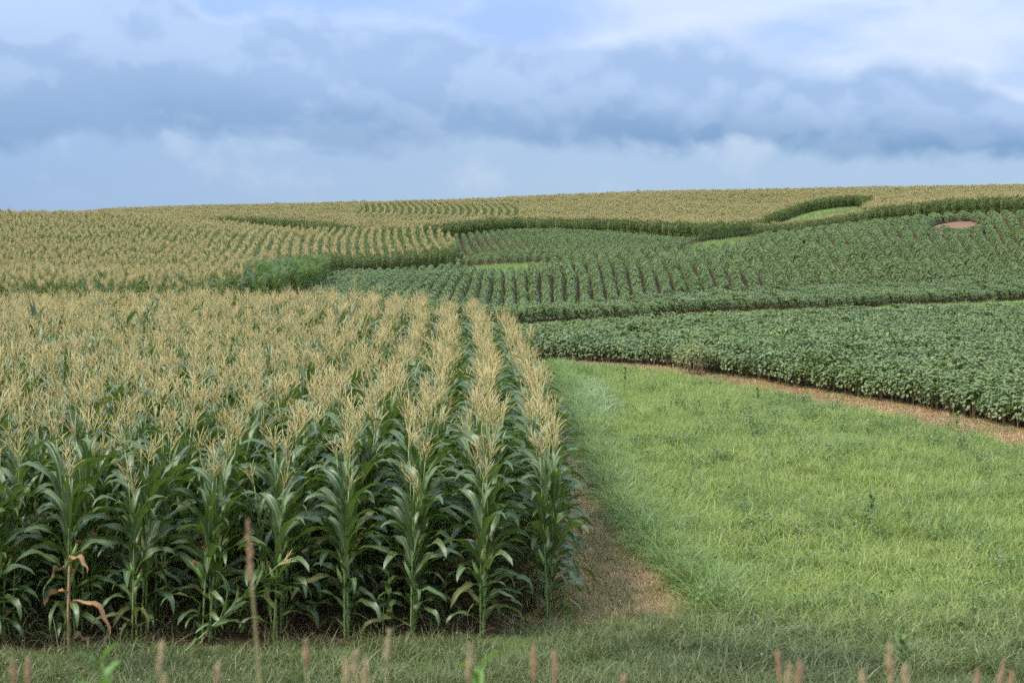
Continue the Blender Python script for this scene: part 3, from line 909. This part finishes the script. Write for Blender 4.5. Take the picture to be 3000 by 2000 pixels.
def soy_stem():
    mb = MB()
    for k in range(4):
        a = random.uniform(0, 6.28); r = random.uniform(.05, .16)
        mb.tube([(0, 0, 0), (math.cos(a) * r * .5, math.sin(a) * r * .5, .3), (math.cos(a) * r, math.sin(a) * r, .65)], [.008, .006, .004], 4, 'soy_stem')
    return mb.mesh('soybean_stem')


SSTEM = [soy_stem() for _ in range(3)]
s_vis0, s_vis1 = cum[0] + .2, np.interp(2420, 1176 + F * ND[:, 0] / ND[:, 1], cum)
nrow = 100
FRONT_TAKEN = []
for r_ in range(3):
    for qi, q in enumerate(np.linspace(s_vis0, s_vis1, nrow)):
        q += random.uniform(-.08, .08)
        x, y = along_front(q); x2, y2 = along_front(q + .5)
        t = Vector((x2 - x, y2 - y)).normalized(); nrm = Vector((-t.y, t.x)) if True else None
        off = .30 + .55 * r_ + random.gauss(0, .08)
        px_, py_ = x + nrm.x * off, y + nrm.y * off
        e = link('soybean_plant', None); s = random.gauss(1.0, .09) * (0.9 if r_ == 0 else 1.0)
        e.location = (px_, py_, float(ground(px_, py_))); e.rotation_euler = (R(random.gauss(0, 4)), R(random.gauss(0, 4)), math.atan2(t.y, t.x) - math.pi / 2 + random.gauss(0, .5)); e.scale = (s, s * 1.1, s * random.uniform(.88, 1.1))
        tag(e, ordinal(qi + 1).capitalize() + ' soybean plant from the corn end, ' + ('outermost row by the dirt strip', 'second row from the dirt strip', 'third row from the dirt strip')[r_], 'soybean', 'soybean plants edging the dirt strip')
        link('stem', random.choice(SSTEM), e)
        f = link('foliage', random.choice(BUSH), e); f['kind'] = 'stuff'

# rest of that block
X, Y, H = rows(SOYN, .70, .55, 'x', None, .05)
# distance from the front edge decides what the single plants already cover
best = np.full(len(X), 1e9)
for a, b in zip(ND[:-1], ND[1:]):
    ab = b - a; tt = np.clip(((X - a[0]) * ab[0] + (Y - a[1]) * ab[1]) / (ab @ ab), 0, 1)
    best = np.minimum(best, np.hypot(X - a[0] - tt * ab[0], Y - a[1] - tt * ab[1]))
px_all = 1176 + F * X / Y
ok = (best > 1.75) | ((px_all > 2425) & (best > .35))
H2 = H + rng.normal(0, .5, len(H))
field('soybean_field', SOYW, X[ok], Y[ok], H2[ok], 'near soybean field with a closed dark green canopy behind its edge plants', 'soybean field', (1.0, .10), tilt=5)

# hillside soybeans: cross rows along the front, then rows running uphill
FR2 = np.array([W(690, 99), W(900, 88), W(1180, 83), W(1600, 96), W(2000, 107), W(2352, 119), W(2700, 130)])
def front2(X): return np.interp(X, FR2[:, 0], FR2[:, 1])
X, Y, H = rows(SOYM, .72, .55, 'x', lambda c, t: c + np.interp(t, FR2[:, 0], FR2[:, 1]) - 95, .05)
wid = np.interp(X, [-12, -2, 3, 10, 30, 45], [2, 6, 8, 9, 11, 12])
ok = Y < front2(X) + wid
field('soybean_field', SOYW, X[ok], Y[ok], H[ok], 'soybean headland with a dark front edge above the grass path', 'soybean field', (1.0, .09), tilt=4)
def g_mid(c, t):
    k = np.where(c > 0, .0066, .0012)
    return c * (1 + k * (t - 105)) + np.clip((c + 2) / 22, 0, 1.3) * .25 * np.sin((t - 100) / 16.0 + c / 30) + .05 * np.sin(t / 5 + c)
cs = [-45.0]
while cs[-1] < 90: cs.append(cs[-1] + float(np.interp(cs[-1], [2, 14], [.76, .98])))
X, Y, H = rows(SOYM, .76, .55, 'y', g_mid, .035, holes=(BARE, BARE2), cs=np.array(cs))
wid = np.interp(X, [-12, -2, 3, 10, 30, 45], [2, 6, 8, 9, 11, 12])
ok = Y >= front2(X) + wid + .2
X, Y, H = X[ok], Y[ok], H[ok]
for hole in (BARE, BARE2):
    for a, b in zip(hole, np.roll(hole, -1, 0)):
        ln = np.hypot(*(b - a)); t = np.arange(0, ln, .42) / ln
        ctr = hole.mean(0); q = a + (b - a) * t[:, None]; q = ctr + (q - ctr) * (1 + .45 / np.linalg.norm(q - ctr, axis=1))[:, None]
        X = np.concatenate([X, q[:, 0]]); Y = np.concatenate([Y, q[:, 1]])
        H = np.concatenate([H, np.full(len(q), -math.atan2(*(b - a)))])
kk = np.where(X > 0, .0066, .0012); cc = X / (1 + kk * (Y - 105))
xs = np.interp(cc, [2, 14], [.76, .98]) * (1 + kk * (Y - 105)) / .70 * np.interp(X / Y, [-.05, 0, .05, .09, .16, .3], [.82, .74, .71, .69, .69, .70])
n = len(X)
rot = np.stack([np.radians(rng.normal(0, 3, n)), np.radians(rng.normal(0, 3, n)), H + rng.integers(0, 2, n) * math.pi + rng.normal(0, .06, n)], -1)
k = rng.normal(.98, .07, n)
scatter('soybean_field', SOY, np.stack([X, Y, ground(X, Y)], -1), rot, np.stack([k * xs, k, k * np.interp(X / Y, [.03, .1], [1, 1.12]) * rng.normal(1, .05, n)], -1),
        'hillside soybean field in long rows running uphill, dark soil showing between some', 'soybean field')
X, Y, H = rows(SOYH, .92, .55, 'y', lambda c, t: c - .028 * (t - 160) - .0004 * (t - 160) ** 2 + .9 * np.sin(t / 17 + c / 9) * .4, .035)
edge = np.zeros(len(X), bool)
field('soybean_field', SOY, X, Y, H, 'small soybean knoll in curved rows below the dark corn wall', 'soybean field', (.95, .07), tilt=3, xs=.72)

# ------------------------------------------------------------------ grass
def tuft(n, r, h0, h1, w, mat, lean=(8, 35), bend=(30, 95), cap=0):
    mb = MB(); u = random.uniform
    for _ in range(n):
        a = u(0, 6.28); d = r * math.sqrt(u(0, 1)); az = u(0, 6.28)
        L = u(h0, h1); l0 = u(*lean)
        ribbon(mb, L, w * u(.7, 1.3), R(l0), R(l0 + u(*bend)), 4, .2, 0, u(-1, 1), 1.4, 0, mat, (0.12, .8), True, (math.cos(a) * d, math.sin(a) * d, -.01), az)
    return mb.mesh('grass_tuft')


def scatter_poly(pg, dens, pxlim=(1150, 2620), fall=None):
    x0, y0 = pg.min(0); x1, y1 = pg.max(0)
    n = int((x1 - x0) * (y1 - y0) * dens)
    X = rng.uniform(x0, x1, n); Y = rng.uniform(y0, y1, n); px = 1176 + F * X / Y
    ok = inside(pg, X, Y) & (px > pxlim[0]) & (px < pxlim[1])
    if fall: ok &= rng.random(n) < fall(Y)
    return X[ok], Y[ok]


def lawn(name, meshes, X, Y, label, s=(1, .2), kind='stuff', lift=0.0, zs=None):
    n = len(X)
    rot = np.stack([rng.normal(0, .08, n), rng.normal(.05, .08, n), rng.uniform(0, 6.28, n)], -1)
    k = np.clip(rng.normal(s[0], s[1], n), .4, 2)
    if zs is not None: k = k * zs
    return scatter(name, meshes, np.stack([X, Y, ground(X, Y) + lift], -1), rot, np.stack([k, k, k], -1), label, 'grass', kind)


def lump(X, Y, f=.45):
    return np.sin(X * f * 2.1 + np.sin(Y * f * 1.3) * 2) * np.sin(Y * f * 1.7 + np.sin(X * f * 1.9 + 1) * 2)


SILV = np.array([(1.55, 41.5), (1.65, 48.5), (2.05, 51), (2.55, 48), (2.75, 43.5), (2.2, 40.0), (1.7, 39.0)])
TG = [tuft(90, .36, .16, .40, .0115, 'grass') for _ in range(8)]
X, Y = scatter_poly(TALL, 17, fall=lambda y: np.interp(y, [18, 30, 60], [1, .9, .7]))
ok = ~inside(SILV, X, Y)
X, Y = X[ok], Y[ok]
lawn('tall_grass', TG, X, Y, 'tall yellow green meadow grass filling the right foreground', (.86, .16), zs=1 + .12 * lump(X, Y) + .06 * lump(X, Y, 1.3))
# the darker, longer fringe along the dry strip
fx, fy = [], []
for a, b in zip(TALL[:7], TALL[1:8]):
    m = int(np.hypot(*(b - a)) * 75); t = rng.random(m)
    fx.append(a[0] + (b[0] - a[0]) * t + np.abs(rng.normal(0, .28, m)) + .08); fy.append(a[1] + (b[1] - a[1]) * t)
X, Y = np.concatenate(fx), np.concatenate(fy)
lawn('grass_fringe', [tuft(22, .13, .28, .58, .013, 'grass_edge', (10, 40), (40, 110)) for _ in range(6)], X, Y, 'long dark grass fringe leaning over the dry strip', (.92, .18))
X, Y = scatter_poly(SILV, 34)
lawn('silvery_grass', [tuft(18, .12, .30, .56, .024, 'grass_silver', (10, 40), (50, 120)) for _ in range(5)], X, Y, 'pale silvery green grass patch beside the corn', (1.05, .15))
# headland grass in front of the corn
HG = [tuft(80, .30, .12, .32, .0095, 'grass_head') for _ in range(7)]
X, Y = scatter_poly(HEAD, 34, (-120, 2500))
lawn('headland_grass', HG, X, Y, 'short dark rough grass in front of the corn', (.78, .2), zs=1 + .22 * lump(X, Y, .9))
HR = np.array([(2.1, 19.7), (1.8, 18.6), (2.5, 17.6), (4.5, 17.2), (7, 17), (7, 20.5), (2.3, 20.6)])
X, Y = scatter_poly(HR, 45, (1200, 2500))
lawn('headland_grass', [tuft(24, .15, .20, .42, .0095, 'grass_mid') for _ in range(6)], X, Y, 'longer bluish grass at the near edge of the meadow', (.95, .18))
# sparse dry and green stubble on the two bare strips
X, Y = scatter_poly(STRIP, 150, (1150, 1700))
r = rng.random(len(X)); g_ = lump(X, Y, 1.1) + .4 * np.interp(Y, [19.3, 21.5, 26], [1.6, .3, -.3])
dry = r > np.clip(.40 + .5 * g_, .08, .93)
lawn('dry_stubble', [tuft(16, .13, .04, .12, .006, 'grass_dry', (10, 60), (10, 60)) for _ in range(5)], X[dry], Y[dry], 'orange tan dry grass stubble on the strip beside the corn')
lawn('stubble_grass', [tuft(18, .13, .05, .14, .006, 'grass_strip', (10, 45), (10, 60)) for _ in range(5)], X[~dry], Y[~dry], 'short green grass patches on the dry strip')
X, Y = scatter_poly(DIRT2, 60)
r = rng.random(len(X))
lawn('dry_stubble', [tuft(12, .14, .05, .14, .007, 'grass_dry', (20, 75), (10, 50)) for _ in range(4)], X[r > .2], Y[r > .2], 'dry reddish stubble on the dirt strip along the soybeans')
lawn('stubble_grass', [tuft(14, .14, .06, .2, .007, 'grass_lime', (10, 45), (10, 60)) for _ in range(4)], X[r <= .2], Y[r <= .2], 'scattered green shoots on the dirt strip along the soybeans')
def clods():
    mb = MB(); u = random.uniform
    for _ in range(14):
        a, d, q = u(0, 6.28), .3 * math.sqrt(u(0, 1)), u(.006, .022); c = Vector((math.cos(a) * d, math.sin(a) * d, q * .4))
        vs = [c + Vector(v) * q * u(.7, 1.3) for v in ((1, 0, 0), (0, 1.2, 0), (-1, 0, 0), (0, -1, 0), (.1, .1, .8), (0, 0, -.6))]
        mb.add(vs, [(0, 1, 4), (1, 2, 4), (2, 3, 4), (3, 0, 4), (1, 0, 5), (2, 1, 5), (3, 2, 5), (0, 3, 5)], None, 'litter' if random.random() < .12 else 'clod')
    return mb.mesh('soil_clods')


M['clod'] = simple('clod', (0.21, 0.125, 0.058), (0.31, 0.20, 0.10), 0.95, 0.05)
CL = [clods() for _ in range(4)]
X, Y = scatter_poly(STRIP, 5, (1150, 1700))
scatter('soil_clods', CL, np.stack([X, Y, ground(X, Y) + .012], -1), np.stack([X * 0, X * 0, rng.uniform(0, 6, len(X))], -1), np.ones((len(X), 3)), 'small soil clods and crumbs on the strip beside the corn', 'soil')
X, Y = scatter_poly(DIRT2, 7)
scatter('soil_clods', CL, np.stack([X, Y, ground(X, Y) + .014], -1), np.stack([X * 0, X * 0, rng.uniform(0, 6, len(X))], -1), np.full((len(X), 3), 1.6), 'small soil clods on the reddish dirt strip by the soybeans', 'soil')
# paths and waterways
PT = [tuft(22, .3, .15, .35, .02, 'grass_lime') for _ in range(5)]
X, Y = scatter_poly(PATH, 3.2, (400, 2620))
lawn('path_grass', PT, X, Y, 'bright grass of the path between the soybean fields')
X, Y = scatter_poly(WATER, 1.6, (1500, 2100))
lawn('waterway_grass', PT, X, Y, 'green grass of the waterway between the far corn fields', (1.1, .2))
X, Y = scatter_poly(poly((1030, 178), (1035, 160), (1160, 132), (1215, 136), (1235, 150), (1420, 160), (1600, 180), (1650, 200), (1610, 214), (1570, 184), (1420, 164), (1250, 158), (1060, 166)), 3.0, (900, 1700))
lawn('valley_grass_blades', PT, X, Y, 'lime green grass blades in the dip beside the soybean knoll', (1.0, .2))
X, Y = scatter_poly(poly((745, 110), (800, 130), (830, 158), (790, 161), (752, 146), (735, 122)), 3.0, (700, 900))
lawn('lime_weeds', [tuft(20, .3, .4, .9, .03, 'grass_lime') for _ in range(4)], X, Y, 'yellow green weeds between the hill corn and the soybeans', (1.0, .2))
X, Y = scatter_poly(poly((700, 236), (860, 222), (930, 214), (928, 208), (850, 214), (690, 226)), 3.0, (600, 1000))
lawn('lime_weeds', [tuft(20, .35, .4, 1.0, .035, 'grass_lime') for _ in range(4)], X, Y, 'light green weeds below the far corn on its left end', (1.0, .2))

# ------------------------------------------------------------------ clover, weeds, litter
def clover():
    mb = MB(); u = random.uniform
    for _ in range(10):
        a = u(0, 6.28); d = u(0, .22); h = u(.16, .33)
        mb.tube([(d*.5*math.cos(a), d*.5*math.sin(a), 0), (d*math.cos(a), d*math.sin(a), h)], [.003, .002], 3, 'weed_leaf', False)
        for k in range(3):
            leaflet(mb, (d*math.cos(a) + .022*math.cos(k*2.1), d*math.sin(a) + .022*math.sin(k*2.1), h), (u(-.4, .4), u(-.4, .4), 1), .045, .032, 'weed_leaf')
    return mb


def flower():
    mb = MB()
    mb.tube([(0, 0, 0), (.01, .01, .34)], [.0025, .002], 3, 'weed_leaf', False)
    pts = [(.01, .01, .34 + .024 * t) for t in (0, .3, .6, .9, 1)]
    mb.tube(pts, [.005, .010, .012, .008, .003], 6, 'clover_flower')
    return mb


X, Y = scatter_poly(TALL, 3.0)
ok = (lump(X, Y, .35) > -.1) & (rng.random(len(X)) < .75) & ~inside(SILV, X, Y)
X, Y = X[ok], Y[ok]
lawn('clover', [clover().mesh('clover') for _ in range(4)], X, Y, 'dark green clover leaves through the meadow grass', (1.0, .15))
m = int(len(X) * 1.2)
j = rng.integers(0, len(X), m)
FX, FY = X[j] + rng.normal(0, .3, m), Y[j] + rng.normal(0, .5, m)
ok = inside(TALL, FX, FY); FX, FY = FX[ok], FY[ok]
lawn('clover_flowers', [flower().mesh('clover_flower') for _ in range(4)], FX, FY, 'small pinkish purple clover flowers dotted through the meadow', (1.05, .15))
X, Y = scatter_poly(HEAD, .7, (-60, 2450))
lawn('clover_flowers', [flower().mesh('clover_flower') for _ in range(3)], X, Y, 'few pink clover flowers in the short grass before the corn', (.7, .1))

# weeds and dry litter at the feet of the corn
FEET = np.array([(-7.5, 18.3), (-7.5, 19.6), (-3, 19.9), (.5, 21), (1.1, 20.2), (.5, 19.1), (-1.2, 18.4), (-3, 18.2)])
X, Y = scatter_poly(FEET, 9, (-100, 1400))
lawn('dry_litter', [tuft(14, .2, .1, .35, .006, 'litter', (35, 85), (0, 50)) for _ in range(4)], X, Y, 'dry tan straw litter at the feet of the front corn')
X, Y = scatter_poly(FEET, 5, (-100, 1400))
lawn('corn_weeds', [tuft(16, .16, .25, .55, .012, 'grass_head', (10, 40), (40, 110)) for _ in range(4)], X, Y, 'dark weed grass growing between the front corn stalks', (.9, .2))


def weed(label, px, D, h, mat='weed_leaf', n=7, L=.16, cat='weed', group=None, top=.2, wf=.34):
    x, y = W(px, D); z = float(ground(x, y))
    e = link('broadleaf_weed', None); e.location = (x, y, z); tag(e, label, cat, group)
    mb = MB(); bx = random.uniform(-.05, .05)
    mb.tube([(0, 0, 0), (bx * .4, 0, h * .5), (bx, 0, h)], [.008, .006, .003], 5, mat); link('stem', mb.mesh('weed_stem'), e)
    for i in range(n):
        t = i / max(n - 1, 1); hh = h * (top + (1 - top) * t); mb = MB()
        ribbon(mb, L * random.uniform(.8, 1.2) * (1.1 - .45 * t), L * wf, R(35 - 15 * t), R(95 - 20 * t), 6, .3, .25, random.uniform(-.4, .4), 1.4, i, mat, (.5, .55))
        o = link('leaf', mb.mesh('weed_leaf'), e); o.location = (bx * hh / h, 0, hh); o.rotation_euler = (0, 0, i * 2.4 + random.uniform(-.3, .3))
    return e


weed('bright green weed tip at the bottom edge in front of the left corn', 250, 4.2, .99, 'bright_weed', 14, .13, wf=.2, top=.6)
weed('bright green weed tip at the bottom edge below the middle corn rows', 1055, 4.3, .96, 'bright_weed', 14, .15, wf=.2, top=.6)
weed('leafy green weed between the third and fourth front corn plants', 890, 18.75, .7, 'weed_leaf', 10, .22)
weed('low leafy weed beside the front corn plant of the rightmost row', 1310, 19.6, .22, 'bright_weed', 7, .13)
weed('dark leafy weed standing in the upper middle of the meadow', 1745, 46, .42, 'weed_leaf', 9, .2)
weed('dark weed by the dirt strip at the far end of the meadow', 2200, 39.0, .42, 'weed_leaf', 9, .2)
weed('dark weed at the top of the silvery grass patch', 1435, 51, .45, 'weed_leaf', 8, .2)
weed('dark clumpy weed in the meadow right of its middle', 2010, 27, .36, 'weed_leaf', 10, .18)
weed('dark weed low in the meadow near the bottom edge', 2090, 17.6, .3, 'weed_leaf', 10, .16)
weed('lone tall light green weed poking out of the near soybeans', 2270, 58, 1.3, 'bright_weed', 8, .22)

# brownish bush where the near soybeans meet the dirt strip
def bush():
    x, y = W(1592, 55.0); e = link('weedy_bush', None); e.location = (x, y, float(ground(x, y)))
    tag(e, 'yellowish brown weedy bush at the soybean edge', 'bush')
    o = link('foliage', soy_shape(1.2, 1.5, 1.05, 520, 'soy_pale', True, .085).mesh('bush_foliage'), e); o['kind'] = 'stuff'
    mb = MB()
    for k in range(26):
        a = random.uniform(0, 6.28); r = random.uniform(.2, .8)
        mb.tube([(math.cos(a)*r*.4, math.sin(a)*r*.4, 0), (math.cos(a)*r, math.sin(a)*r, random.uniform(.5, 1.0))], [.012, .006], 4, 'soy_stem')
    link('stem', mb.mesh('bush_stem'), e)
bush()

# ------------------------------------------------------------------ brown seed heads of the bank grasses close to the camera
def seed_grass(px, ytop, D, hl, dx, label, pale=False, wide=1.0):
    """panicle whose tip is seen at (px, ytop); grows from the bank"""
    def zat(yy): return CAM_Z - math.tan(math.atan((yy - 784) / F) + R(PITCH)) * D
    x = (px - 1176) / F * D; zt = zat(ytop)
    gx = x + dx; gz = float(ground(gx, D))
    e = link('seed_grass', None); e.location = (gx, D, gz); tag(e, label, 'grass stem', 'brown seed heads on the bank')
    tip = Vector((x - gx, 0, zt - gz)); mid = Vector((tip.x * .25, 0, tip.z * .6))
    def at(t): return mid * 2 * t * (1 - t) + tip * t * t
    mb = MB(); mb.tube([at(t) for t in np.linspace(0, 1, 9)], [.0035 - .0024 * t for t in np.linspace(0, 1, 9)], 5, 'dry_stem'); link('stem', mb.mesh('seed_stem'), e)
    mb = MB(); mat = 'seed_pale' if pale else 'seed'
    t0 = 1 - hl / tip.length
    for k in range(34):
        q = random.random(); t = t0 + (1 - t0) * q; p = at(t)
        r = .0052 * wide * math.sin(math.pi * min(1, .12 + .88 * q) ** .8) * random.uniform(.2, 1); a = random.uniform(0, 6.28)
        b = p + Vector((math.cos(a) * r, math.sin(a) * r, random.uniform(.006, .018)))
        mb.tube([b - Vector((0, 0, .009)), b, b + Vector((math.cos(a) * .004, math.sin(a) * .004, .011))], [.001, .0026, .0006], 4, mat)
    link('seed_head', mb.mesh('seed_head'), e)
    if random.random() < .6:
        mb = MB(); ribbon(mb, random.uniform(.25, .4), .008, R(15), R(110), 7, .3, .1, .5, 1.4, 0, 'dry_stem'); o = link('leaf', mb.mesh('seed_leaf'), e); o.location = at(.45); o.rotation_euler = (0, 0, random.uniform(0, 6.28))


for a in [
    (563, 1212, 5.2, .17, .06, 'tall brown seed head crossing the dark corn bases'),
    (566, 1290, 5.3, .12, .05, 'shorter brown seed head beside the tall one before the corn'),
    (14, 1516, 4.6, .10, .02, 'brown seed head in the bottom left corner'),
    (50, 1508, 4.7, .10, -.01, 'brown seed head second from the bottom left corner'),
    (362, 1468, 4.9, .14, -.06, 'slender tan seed head leaning right left of the leaning corn'),
    (368, 1548, 4.4, .08, .0, 'tan seed tip at the bottom edge below the slender seed head'),
    (492, 1520, 4.5, .10, -.03, 'short tan seed head near the bottom right of the bent corn plant'),
    (696, 1462, 5.0, .11, .03, 'faint brown seed head below the fifth corn row'),
    (790, 1500, 4.4, .12, .03, 'tan seed head at the start of a cluster of three'),
    (812, 1486, 4.6, .13, -.02, 'tan seed head in the middle of a cluster of three'),
    (836, 1514, 4.4, .11, -.04, 'tan seed head at the right of a cluster of three'),
    (890, 1440, 5.0, .12, -.05, 'tall pale seed head leaning right beside the cluster of three'),
    (1078, 1478, 4.5, .13, -.02, 'thick tan seed head above the green weed tip'),
    (1226, 1482, 4.8, .12, .02, 'brown seed head below the front plant of the rightmost row'),
    (1276, 1494, 4.7, .11, -.01, 'brown seed head just right of the rightmost corn row'),
    (1436, 1545, 4.5, .08, -.02, 'short brown seed tip at the bottom edge below the dry strip'),
    (1796, 1486, 4.9, .12, .02, 'dark brown seed head below the middle of the meadow'),
    (1822, 1522, 4.5, .10, .0, 'tan seed head between two brown ones below the meadow'),
    (1846, 1510, 4.6, .11, .01, 'dark brown seed head at the right of a group of three below the meadow'),
    (1994, 1540, 4.5, .08, -.02, 'brown seed tip left of the large pale seed head'),
    (2056, 1476, 4.5, .16, .02, 'large pale seed head at the lower right'),
    (2094, 1520, 4.5, .09, -.02, 'brown seed head just right of the large pale one'),
    (2262, 1530, 4.6, .10, -.05, 'leaning brown seed head near the bottom right corner'),
    (2318, 1515, 4.6, .12, -.06, 'tall leaning seed head near the bottom right corner'),
    (2342, 1540, 4.5, .09, -.05, 'seed head at the bottom right corner edge'),
]:
    a = (a[0], a[1] + (26 if a[1] > 1300 else 0), a[2] * .72, a[3] * .58, a[4], a[5])
    seed_grass(*a, pale=any(w in a[5] for w in ('tan', 'pale')), wide=1.5 if ('thick' in a[5] or 'large' in a[5]) else 1.0)
